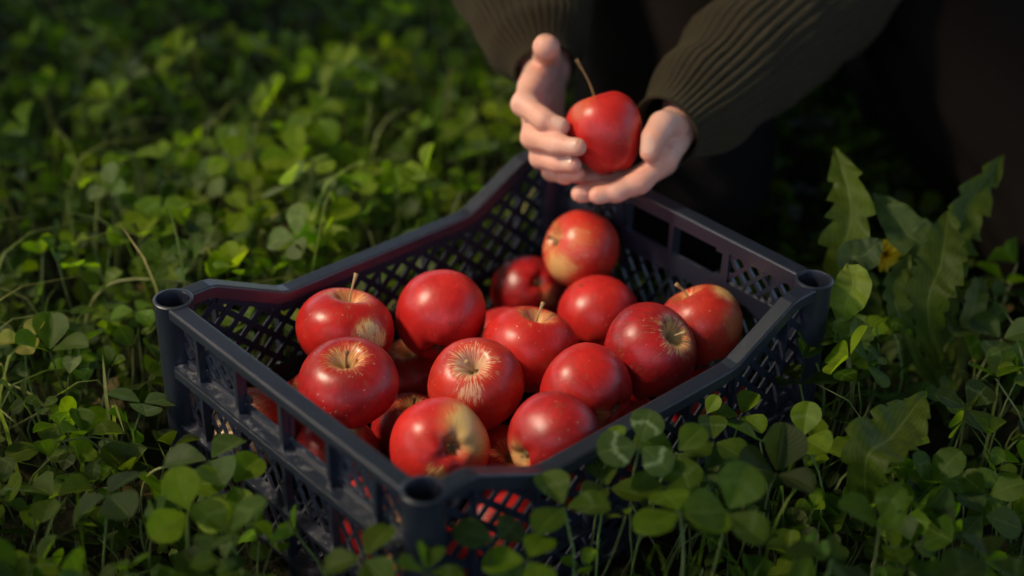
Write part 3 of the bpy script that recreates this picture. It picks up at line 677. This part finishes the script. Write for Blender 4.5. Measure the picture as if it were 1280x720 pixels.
def build_cover():
    leaves = []; stems = []
    n = 0
    # sample the lawn; thin it out where no camera near the photograph's would look
    cand = np.stack([rng.uniform(-2.6, 1.5, 44000), rng.uniform(-1.5, 3.0, 44000)], -1)
    u, v, d = proj(np.c_[cand, np.full(len(cand), .05)])
    keep = (d > .3) & (u > -560) & (u < 1840) & (v > -330) & (v < 1150); cand = cand[keep]; u, v, d = u[keep], v[keep], d[keep]
    for i in range(len(cand)):
        x, y = cand[i]; inside = -60 < u[i] < 1340 and -40 < v[i] < 800
        if not inside and random.random() > .45: continue
        if random.random() > (1.0 if d[i] < 1.7 else .7): continue
        cl = mnoise.noise((x*4.0, y*4.0, 3.3)); cl2 = mnoise.noise((x*9, y*9, 8.1))
        low = random.random() < .42
        h = random.uniform(.012, .045) if low else .056+.030*cl+.020*cl2+random.uniform(-.028, .034)
        if d[i] < 1.0: h += .012
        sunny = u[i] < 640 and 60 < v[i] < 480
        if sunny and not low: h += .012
        if in_person(x, y): h = min(h, .03)
        h = max(.010, h)
        lean = random.uniform(0, .5)*h; a = random.uniform(0, 6.283)
        cx, cy = x+lean*math.cos(a), y+lean*math.sin(a)
        if in_crate(x, y, .004) or in_crate(cx, cy, .020): continue
        dx = max(abs(cx)-.15, abs(cy)-.195, 0)
        if dx < .05 and cx > .1: h = min(h, .085) if cy < -.09 else min(h+.022, .125)
        size = random.uniform(.009, .017) if low else random.choice((random.uniform(.012, .019), random.uniform(.016, .027)))*(1.12 if d[i] < 1.0 else 1)
        q = random.random()+.25*cl2+(.19 if u[i] < 640 and 60 < v[i] < 480 else 0)  # brighter leaf tints at left: the light pool is put into their colour
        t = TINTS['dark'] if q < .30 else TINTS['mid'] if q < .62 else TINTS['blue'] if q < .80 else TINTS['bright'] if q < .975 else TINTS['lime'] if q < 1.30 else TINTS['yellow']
        if low: t = (.17, .11, .045) if random.random() < .05 else tuple(c*.85 for c in t)
        til = random.uniform(0, 1.15 if not low else .6); b = random.uniform(0, 6.283)
        nrm = (math.sin(til)*math.cos(b), math.sin(til)*math.sin(b), math.cos(til))
        det = (7, 5) if d[i] < 1.25 and inside and not low else (5, 3)
        ps = clover_geo((cx, cy, h), nrm, random.uniform(0, 6.28), size, jit(t, .25), (x, y, -.005), det, cup=random.uniform(-.35, .85), fold=random.uniform(.1, .9), stemr=.0007)
        leaves += ps[:-1]; stems.append(ps[-1]); n += 1
    V, F, U, T = merge(leaves); tag(link('clover_ground_cover', setmesh('clover_ground_cover', V, F, U, T), None, [M_LEAF]), kind='stuff')
    V, F, U, T = merge(stems); tag(link('clover_stalks', setmesh('clover_stalks', V, F, U, T), None, [M_STALK]), kind='stuff')
    # thin grass among the clover
    gr = []
    for k in range(10000):
        x, y = random.uniform(-2.4, 1.3), random.uniform(-1.3, 2.8)
        uu, vv, dd = proj((x, y, .05)); uu, vv, dd = uu[0], vv[0], dd[0]
        if dd < .3 or not (-500 < uu < 1750 and -300 < vv < 1050) or in_crate(x, y, .02): continue
        pale = uu < 460 and 100 < vv < 600 and random.random() < .5
        L = random.uniform(.10, .20) if pale else random.uniform(.05, .15); a = random.uniform(0, 6.28); ln = random.uniform(.35, .95) if pale else random.uniform(.2, 1.0); r = random.uniform(.0007, .0016)
        if in_person(x, y): continue
        tip = (x+L*ln*math.cos(a), y+L*ln*math.sin(a), L*(1-.55*ln))
        if in_crate(tip[0], tip[1], .005): continue
        mid = (x+L*ln*.3*math.cos(a), y+L*ln*.3*math.sin(a), L*.62)
        if in_crate(mid[0], mid[1], .005): continue
        pts = np.array(spline([(x, y, -.005), mid, tip], 7)); sd = np.array([-math.sin(a), math.cos(a), 0])
        w = r*np.array([1, 1, .95, .85, .7, .45, .05]); Vv = np.stack([pts-sd*w[:, None], pts+np.array([0, 0, -.3])*w[:, None], pts+sd*w[:, None]], 1).reshape(-1, 3)
        t = jit(random.choice([TINTS['straw'], TINTS['stem'], (.22, .25, .06)]) if pale else random.choice([TINTS['mid'], TINTS['bright'], TINTS['mid'], TINTS['dark'], TINTS['straw'], TINTS['stem']]), .25)
        gr.append(('g', Vv, grid_faces(7, 3), np.tile((.7, .3), (len(Vv), 1)), np.tile((*t, 0), (len(Vv), 1))))
    V, F, U, T = merge(gr); tag(link('grass', setmesh('grass', V, F, U, T), None, [M_BROAD]), kind='stuff')
build_cover()
def sprig(px, py, z, size, az, nrm, tint, label, group=None, m=None, name='clover_plant', rootoff=None, **kw):
    """one clover leaf the photograph shows clearly: stalk and leaflets as parts. nrm is right / up / toward"""
    c = Wz(px, py, z); ro = rootoff or (random.uniform(-.02, .02), random.uniform(-.02, .02))
    b = Vector((c.x+ro[0], c.y+ro[1], 0))
    for _ in range(30):
        if not in_crate(b.x, b.y, .006): break
        b = Vector((b.x*1.04 if abs(b.x)/.15 > abs(b.y)/.195 else b.x, b.y*1.04 if abs(b.x)/.15 <= abs(b.y)/.195 else b.y, 0))
    root = empty(name, (b.x, b.y, 0), label, 'clover', group)
    ps = clover_geo(c, cdir(*nrm), az, size, TINTS[tint] if isinstance(tint, str) else tint, (b.x, b.y, -.004), (11, 9), **kw)
    for k, v, f, uu, t in ps:
        v = v-np.array([b.x, b.y, 0]); link(k, setmesh(k, v, f, uu, t), root, [M_STALK if k == 'stem' else (m or M_LEAF)])
    return root
UPW = (0, .85, .5)
# az turns the leaflets about the leaf's normal
H_ = [
 (368, 196, .105, .024, .3, (0, .3, .95), 'lime', 'big lime-green clover leaf glowing behind the sunken left rim of the crate', None, {}),
 (166, 196, .110, .022, 1.0, (.1, .8, .5), 'bright', 'clover on a tall straight stalk, two leaflets folded open, far left of the crate', None, dict(stemr=.0013)),
 (262, 226, .085, .016, .5, (0, .2, .98), 'pale', 'small pale oval clover leaf standing upright behind the left corner post', None, {}),
 (205, 280, .085, .021, 2.0, (-.2, .5, .85), 'bright', 'bright triangular clover leaf above and left of the hollow corner post', None, {}),
 (243, 300, .080, .018, .9, (.1, .4, .9), 'blue', 'folded grey-green clover leaf just behind the left corner post', None, {}),
 (412, 278, .090, .024, .1, (.1, .6, .8), 'lime', 'three-leaved bright clover pressed to the outside of the sunken left rim', None, {}),
 (376, 310, .080, .017, 2.6, (0, .6, .8), 'bright', 'small yellow-green clover touching the left rim near the dip', None, {}),
 (316, 272, .085, .021, 1.3, (0, .85, .5), 'blue', 'pale bluish clover leaf seen edge-on between the corner post and the bright clover', None, {}),
 (448, 90, .115, .022, .3, (.2, .5, .8), 'bright', 'tall blurred clover stalk with a leaf at its top, behind the left rim', None, dict(stemr=.0014)),
 (62, 440, .085, .025, 1.0, (0, .8, .55), 'mid', 'broad clover leaf with one yellowing lobe at the left picture edge', None, {}),
 (30, 427, .090, .016, .3, (-.2, .7, .6), 'yellow', 'yellowed clover leaf at the left picture edge', None, {}),
 (86, 470, .085, .014, .6, (.1, .8, .5), 'pale', 'small pale clover leaf with a dark midrib below the yellowed one', None, dict(nleaf=1)),
 (178, 504, .085, .020, 2.2, (0, .85, .5), 'blue', 'grey-green clover leaf left of the corner post foot', None, {}),
 (262, 575, .105, .025, .2, (0, .75, .6), 'blue', 'grey-green clover leaf against the slatted end wall', None, {}),
 (290, 605, .100, .021, 2.4, (.2, .5, .8), 'bright', 'bright upright clover leaf in front of the slatted end wall', None, {}),
 (235, 640, .110, .024, 1.2, (0, .3, .9), 'lime', 'blurred yellow-green clover leaf standing upright in the lower left', None, {}),
 (135, 618, .100, .026, .5, (0, .9, .4), 'dark', 'large dark clover leaf in the lower left', None, {}),
 (285, 668, .115, .024, 1.8, (0, .8, .55), 'mid', 'cluster of three dull clover leaves below the slatted end wall', None, {}),
 (455, 698, .120, .022, .4, (-.2, .6, .7), 'mid', 'blurred clover leaf left of the front corner post at the bottom edge', None, {}),
 (532, 716, .125, .017, .9, (0, .9, .4), 'mid', 'round clover leaf at the bottom edge under the front corner post', None, {}),
 (622, 678, .120, .022, .2, (.1, .5, .8), 'blue', 'oval clover leaf right of the front corner post', None, {}),
 (705, 634, .125, .021, 1.3, (-.1, .75, .6), 'mid', 'clover with one round and one narrow leaf right of the front post', None, {}),
 (800, 556, .140, .0225, .5, (-.05, .6, .8), 'blue', 'clover leaf with white chevron marks leaning over the near rim', None, dict(m=M_CHEV, fold=.15)),
 (762, 557, .135, .013, .2, (-.2, .6, .8), 'bright', 'single small bright leaf lying on the near rim', None, dict(nleaf=1)),
 (846, 566, .130, .021, 2.1, (.1, .5, .85), 'mid', 'mid-green clover right of the chevron-marked leaf', None, {}),
 (882, 520, .115, .012, .1, (0, .2, .98), 'lime', 'tiny upright lime leaf poking above the near rim', None, dict(nleaf=1)),
 (892, 552, .115, .020, .8, (.2, .6, .8), 'mid', 'clover leaf below the tiny upright lime leaf', None, {}),
 (950, 552, .105, .022, 1.9, (0, .9, .4), 'blue', 'flat pale-edged clover leaf right of the near rim', None, dict(fold=.5)),
 (1004, 548, .105, .021, .4, (.1, .5, .85), 'bright', 'bright folded clover leaf standing under the dandelion', None, {}),
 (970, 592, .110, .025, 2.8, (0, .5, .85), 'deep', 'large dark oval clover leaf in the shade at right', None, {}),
 (850, 640, .130, .027, 1.0, (0, .75, .65), 'bright', 'big blurred clover leaf in the front right of the crate', None, {}),
 (910, 640, .130, .025, 2.6, (.1, .3, .9), 'mid', 'blurred upright clover leaf at lower right of the big blurred one', None, {}),
 (1062, 446, .125, .020, 1.2, (-.5, .7, .3), 'lime', 'vivid lime clover leaf right of the crate under the bright bindweed', None, {}),
 (1252, 424, .085, .022, 1.4, (-.1, .7, .7), 'blue', 'folded grey-green clover leaf at the right picture edge', None, {}),
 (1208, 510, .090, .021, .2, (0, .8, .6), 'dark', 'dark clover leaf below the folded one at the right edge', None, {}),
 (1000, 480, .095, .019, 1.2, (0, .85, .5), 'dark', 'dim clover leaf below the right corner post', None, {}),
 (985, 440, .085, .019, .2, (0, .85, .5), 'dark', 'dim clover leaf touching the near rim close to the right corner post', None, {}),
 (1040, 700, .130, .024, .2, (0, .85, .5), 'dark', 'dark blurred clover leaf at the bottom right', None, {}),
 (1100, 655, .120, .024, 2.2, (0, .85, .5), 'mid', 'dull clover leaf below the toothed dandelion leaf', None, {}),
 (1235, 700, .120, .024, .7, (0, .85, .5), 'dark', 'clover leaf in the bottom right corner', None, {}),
 (105, 545, .080, .020, 1.5, (0, .9, .4), 'mid', 'clover leaf right of the pale stalks at the left edge', None, {}),
 (600, 190, .080, .018, .8, (0, .8, .5), 'blue', 'blue-green blurred clover leaf left of the hands', None, {}),
 (500, 240, .080, .018, .8, (0, .8, .5), 'bright', 'bright blurred clover beyond the middle of the left rim', None, {}),
 (310, 180, .090, .019, 1.7, (0, .7, .7), 'bright', 'sunny blurred clover left of the big lime one', None, {}),
 (455, 225, .090, .017, .2, (0, .5, .8), 'lime', 'small sunny clover beyond the dip of the left rim', None, {}),
 (130, 390, .070, .018, .5, (0, .8, .5), 'mid', 'clover leaf under the arched pale stalk', None, {}),
 (832, 606, .115, .021, .7, (0, .7, .7), 'mid', 'clover leaf low between the chevron-marked leaf and the near rim lattice', None, {}),
 (878, 588, .110, .019, 2.0, (.1, .8, .5), 'blue', 'grey-green clover leaf against the near lattice wall at its middle', None, {}),
 (926, 520, .100, .018, .4, (-.1, .6, .7), 'bright', 'fresh clover leaf against the near lattice toward the right corner post', None, {}),
 (760, 610, .110, .020, 1.1, (0, .8, .6), 'mid', 'clover leaf in front of the near lattice below the small leaf on the rim', None, {}),
 (1010, 430, .110, .018, 1.6, (.1, .7, .6), 'mid', 'clover leaf leaning on the right end of the near wall', None, {}),
 (660, 700, .120, .021, .3, (0, .8, .6), 'bright', 'bright clover leaf at the bottom edge below the near lattice', None, {}),
]
for k in range(26):
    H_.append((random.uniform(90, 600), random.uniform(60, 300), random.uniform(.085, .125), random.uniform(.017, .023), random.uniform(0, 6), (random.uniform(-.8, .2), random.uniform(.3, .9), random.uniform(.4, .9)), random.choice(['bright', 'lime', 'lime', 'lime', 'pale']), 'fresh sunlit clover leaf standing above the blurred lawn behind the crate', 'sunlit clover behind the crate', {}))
    if H_[-1][1] > 355-(H_[-1][0]-250)*.44: H_.pop()
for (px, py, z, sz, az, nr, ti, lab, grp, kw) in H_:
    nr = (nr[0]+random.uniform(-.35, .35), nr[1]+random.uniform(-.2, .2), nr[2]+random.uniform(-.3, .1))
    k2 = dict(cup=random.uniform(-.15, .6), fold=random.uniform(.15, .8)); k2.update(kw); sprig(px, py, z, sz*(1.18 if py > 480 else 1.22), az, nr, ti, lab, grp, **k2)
def stalk(ptsz, r, tint, label, group=None):
    P = [Wz(*p) for p in ptsz]; b = P[0]
    mb = MB(); n = 26; pts = spline(P, n); mb.tube([Vector(p)-b for p in pts], [r*(1-.55*i/n) for i in range(n)], 7)
    me = mb.mesh('grass_stalk'); a = me.color_attributes.new('tint', 'FLOAT_COLOR', 'POINT'); a.data.foreach_set('color', np.tile((*tint, 1), (len(me.vertices), 1)).astype(np.float32).ravel())
    o = link('grass_stalk', me, None, [M_STALK]); o.location = b
    return tag(o, label, 'grass stalk', group)
ST = (.27, .28, .085)
stalk([(112, 470, .0), (108, 400, .045), (128, 362, .075), (165, 349, .085), (238, 352, .085)], .0014, ST, 'pale stalk arching right to the left corner post')
stalk([(80, 550, .0), (62, 515, .05), (30, 488, .07), (-15, 474, .075)], .0015, ST, 'thick pale stalk bending left out of the picture')
stalk([(175, 640, .02), (182, 600, .07), (205, 584, .085), (238, 590, .07)], .0012, ST, 'short curved pale stalk in front of the slatted end wall')
stalk([(40, 560, .0), (20, 530, .04), (-5, 508, .05)], .001, ST, 'thin pale stalk low at the left edge')
stalk([(108, 600, .0), (100, 545, .04), (94, 500, .07)], .0009, ST, 'thin upright pale stalk at left')
stalk([(50, 420, .0), (28, 370, .05), (5, 315, .09)], .0011, (.14, .18, .06), 'thin green stalk leaning to the left edge')
stalk([(148, 345, .0), (149, 270, .06), (152, 200, .105)], .0012, (.17, .22, .06), 'straight green stalk of the tall clover at far left')
stalk([(440, 240, .0), (455, 190, .05), (462, 130, .09), (455, 96, .115)], .0014, (.20, .25, .06), 'upright sunlit stalk behind the left rim')
stalk([(735, 625, .10), (752, 590, .11), (768, 562, .13)], .0008, (.2, .2, .1), 'thin stalk of the small leaf on the near rim')
stalk([(830, 700, .0), (800, 650, .06), (775, 600, .10)], .0009, (.2, .2, .1), 'thin arched stalk in front of the near rim')
# ------------------------------------------------------------------ broad toothed leaves
def broad_leaf(P, width, nrm, tint, teeth=6, depth=.35, fold=.35, tipw=.0, seed=0):
    """leaf swept along a midrib through world points P, toothed margin"""
    rs = random.Random(seed); nv, nu = 90, 9; pts = np.array(spline(P, nv)); V = []; UV = []
    n0 = np.array(nrm)
    for i in range(nv):
        t = i/(nv-1); d = pts[min(i+1, nv-1)]-pts[max(i-1, 0)]; d /= np.linalg.norm(d); n = n0-d*n0.dot(d); n /= np.linalg.norm(n); s = np.cross(d, n)
        for j in range(nu):
            u = (j-(nu-1)/2)/((nu-1)/2); sd = 1 if u > 0 else -1
            env = (math.sin(math.pi*min(1, t*.94+.06)**1.25)**.75)*(.35+.65*min(1, t*2.2))
            ph = t*teeth+(.33 if sd > 0 else 0)+.25*math.sin(t*9+seed+sd); tooth = ph-math.floor(ph)
            w = width*env*(1-depth*tooth**1.5*(1-.3*t)) if abs(u) > .6 else width*env*(1-depth*.45)
            x = u*w; z = fold*abs(x)*.9+width*(.10*math.sin(t*23+u*2+seed)+.07*math.sin(t*51+u*5))*abs(u)
            V.append(pts[i]+s*x+n*z); UV.append((u*.5+.5, t))
    V = np.array(V); return ('leaf', V, grid_faces(nv, nu), np.array(UV), np.tile((*jit(tint, .1), 0), (len(V), 1)))
def broad_plant(name, label, cat, rootp, leaves, group=None):
    r = empty(name, rootp, label, cat, group); b = np.array(rootp)
    for k, v, f, u, t in leaves: link(k, setmesh(k, v-b, f, u, t), r, [M_STALK if k == 'stem' else M_BROAD])
    return r
b = Wz(1078, 520, 0)
broad_plant('dandelion', 'dandelion with a tall blunt toothed leaf, right of the right corner post', 'dandelion', b,
    [broad_leaf([b, W(1052, 350, 1.225), W(1064, 262, 1.215), W(1044, 184, 1.235)], .020, cdir(-.3, .2, .95), (.080, .118, .010), 7, .50, .45, 0, 1),
     broad_leaf([b, W(1085, 400, 1.22), W(1075, 350, 1.21), W(1052, 305, 1.22)], .013, cdir(0, .3, .9), (0.062, 0.094, 0.018), 5, .3, .3, 0, 4)])
b = Wz(1182, 530, 0)
broad_plant('dandelion', 'dandelion with a pointed leaf rising to the upper right beside the right picture edge', 'dandelion', b,
    [broad_leaf([b, W(1185, 350, 1.235), W(1205, 268, 1.245), W(1254, 194, 1.27)], .020, cdir(.25, .1, .95), (.074, .106, .010), 8, .55, .40, 0, 2),
     broad_leaf([b, W(1160, 390, 1.20), W(1176, 330, 1.20), W(1186, 262, 1.225)], .021, cdir(-.2, .15, .95), (.055, .084, .008), 10, .36, .35, 0, 3),
     broad_leaf([b, W(1130, 410, 1.20), W(1118, 360, 1.20), W(1138, 318, 1.21)], .012, cdir(.2, .3, .9), (.058, .088, .008), 6, .4, .4, 0, 8),
     broad_leaf([b, W(1215, 390, 1.22), W(1228, 345, 1.24)], .010, cdir(.2, .6, .7), (0.125, 0.15, 0.037), 5, .3, .4, 0, 9)])
b = Wz(1090, 690, 0)
broad_plant('dandelion', 'broad toothed dandelion leaf low among the clover in the lower right', 'dandelion', b,
    [broad_leaf([b, W(1082, 580, 1.03), W(1116, 545, 1.05), W(1156, 492, 1.08)], .023, cdir(-.2, .5, .85), (.058, .086, .009), 9, .30, .40, 0, 5)])
b = Wz(1118, 520, 0)
broad_plant('plantain', 'smooth grey-green oval leaves above the yellow petal', 'plantain', b,
    [broad_leaf([b, W(1152, 330, 1.22), W(1132, 290, 1.22), W(1092, 240, 1.235)], .017, cdir(-.3, .5, .8), (.070, .105, .030), 1, .0, .25, 0, 6),
     broad_leaf([b, W(1066, 345, 1.205), W(1082, 318, 1.20), W(1102, 300, 1.20)], .014, cdir(.1, .6, .8), (0.056, 0.088, 0.033), 1, .0, .25, 0, 7)])
b = Wz(1062, 540, 0)
broad_plant('bindweed', 'sunlit lime bindweed shoot with heart leaves just right of the corner post', 'bindweed', b,
    [broad_leaf([W(1054, 412, 1.15), W(1056, 385, 1.145), W(1066, 355, 1.14), W(1060, 330, 1.15)], .014, cdir(-.1, .5, .9), (.20, .25, .03), 1, .0, .45, 0, 11),
     broad_leaf([W(1056, 436, 1.14), W(1050, 418, 1.135), W(1044, 396, 1.13)], .012, cdir(.2, .6, .8), (.12, .17, .022), 1, .0, .45, 0, 12),
     broad_leaf([W(1078, 446, 1.13), W(1074, 424, 1.13), W(1070, 396, 1.135)], .010, cdir(.3, .5, .8), (.11, .16, .022), 1, .0, .45, 0, 13),
     ('stem',)+tuple((lambda vf: (vf[0], vf[1], np.zeros((len(vf[0]), 2)), np.tile((.14, .18, .05, 0), (len(vf[0]), 1))))(tube_np(spline([b, W(1064, 480, 1.15), W(1054, 425, 1.145), W(1058, 400, 1.145)], 12), [.0011]*12, 6)))])
mb = MB(); c = W(1105, 318, 1.236)
for i in range(26):
    a = i*2.4; rr_ = .35+.65*(i/26); e = cdir(math.sin(a)*rr_, math.cos(a)*rr_, 1.1-rr_*.7); sd_ = e.cross(cdir(.1, .2, 1)).normalized()
    mb.add([c, c+e*.010-sd_*.0032, c+e*.0170, c+e*.010+sd_*.0032], [(0, 1, 2, 3)])
o = link('flower', mb.mesh('flower'), None, [simple('yellow_petal', (.92, .60, .01), .6, .08, 100)]); o.name = 'flower'
o.data.transform(Matrix.Translation(-c)); o.location = c
so = o.modifiers.new('s', 'SOLIDIFY'); so.thickness = .0004
tag(o, 'small orange-yellow flower head half hidden behind the grey-green leaves', 'flower')
# ------------------------------------------------------------------ added trees out of view, crowns shaped to darken the edges
ELEV = math.radians(48)
SUN = (-RT*.80-FW*.08).normalized()*math.cos(ELEV)+Vector((0, 0, math.sin(ELEV)))
def shade_wanted(x, y):
    a, b, dd = proj((x, y, .14)); a, b = a[0], b[0]
    if dd[0] < .2: return .75
    e = math.hypot((a-530)/(500 if a < 530 else 470), (b-300)/(330 if b < 300 else 330))
    return min(.97, max(0, (e-.68)/.42))
def shade_tree(foot, label, seed):
    rs = random.Random(seed); r = empty('added_shade_tree', foot, label, 'tree', 'added shade trees')
    mb = MB(); f = Vector((0, 0, 0)); top = Vector((rs.uniform(-.1, .1), rs.uniform(-.1, .1), 1.5))
    mb.tube(spline([f-Vector((0, 0, .1)), Vector((.04, .02, .7)), top], 10), [.13-.005*i for i in range(10)], 14)
    tips = []
    for k in range(7):
        a = k*.9+rs.uniform(-.2, .2); l = rs.uniform(.9, 1.5); e = top+Vector((math.cos(a)*l, math.sin(a)*l, rs.uniform(.5, 1.3)))
        mb.tube(spline([top-Vector((0, 0, .1)), top.lerp(e, .5)+Vector((0, 0, .15)), e], 9), [.06-.006*i for i in range(9)], 8); tips.append(e)
    link('trunk', mb.mesh('trunk'), r, [simple('bark', (.10, .075, .055), .95, .5, 25, .1, 1, .02)])
    V = []; T = []
    for k in range(17000):
        e = rs.choice(tips); t = top.lerp(e, rs.uniform(.3, 1.15)); p = t+Vector((rs.gauss(0, .30), rs.gauss(0, .30), rs.gauss(0, .25)))
        wp = Vector(foot)+p; g = wp-SUN*((wp.z-.14)/SUN.z)
        if rs.random() > shade_wanted(g.x, g.y): continue  # leaves dropped so the added crowns leave the wanted light pool
        a = Vector((rs.gauss(0, 1), rs.gauss(0, 1), rs.gauss(0, .5))).normalized(); b = a.orthogonal().normalized(); l = rs.uniform(.06, .10)
        V += [p, p+a*l*.5+b*l*.28, p+a*l, p+a*l*.5-b*l*.28]; T += [(*jit((.05, .09, .02), .2), 0)]*4
    if V:
        V = np.array([tuple(v) for v in V]); F = np.arange(len(V)).reshape(-1, 4)
        link('crown', setmesh('crown', V, F, np.full((len(V), 2), .3), np.array(T)), r, [M_BROAD], False)
for i, (ra, fb) in enumerate([(-3.1, -1.5), (-3.2, .5), (-2.6, 2.2), (-1.6, -1.05), (-1.75, 1.25), (-2.0, .15), (-.9, 3.0), (1.2, .6), (1.15, -.7), (.95, -1.6)]):
    q = RT*ra+FW*fb+Vector((-.0, .0, 0)); shade_tree((q.x, q.y, 0), 'unseen tree added to shade the ground round the crate', 40+i)
# ------------------------------------------------------------------ light
w = bpy.data.worlds.new('World'); S.world = w; w.use_nodes = True; nt = w.node_tree
sky = nt.nodes.new('ShaderNodeTexSky'); sky.sky_type = 'NISHITA'; sky.sun_disc = False
sd = (-RT*.80-FW*.08).normalized()*math.cos(ELEV)+Vector((0, 0, math.sin(ELEV)))
sky.sun_elevation = ELEV; sky.sun_rotation = math.atan2(sd.x, sd.y); sky.dust_density = 4; sky.air_density = 1.0; sky.ozone_density = .6
bg = nt.nodes['Background']; bg.inputs[1].default_value = .070; nt.links.new(sky.outputs[0], bg.inputs[0])
sl = bpy.data.lights.new('sun', 'SUN'); so = bpy.data.objects.new('sun', sl); COL.objects.link(so)
sl.energy = 5.0; sl.angle = math.radians(16); sl.color = (1, .84, .62); so.rotation_euler = sd.to_track_quat('Z', 'Y').to_euler(); so.location = (0, 0, 5)
S.view_settings.view_transform = 'Standard'; S.view_settings.look = 'None'; S.view_settings.exposure = 2.25; S.view_settings.gamma = 1
S.cycles.use_denoising = True; S.cycles.max_bounces = 8; S.cycles.transparent_max_bounces = 8
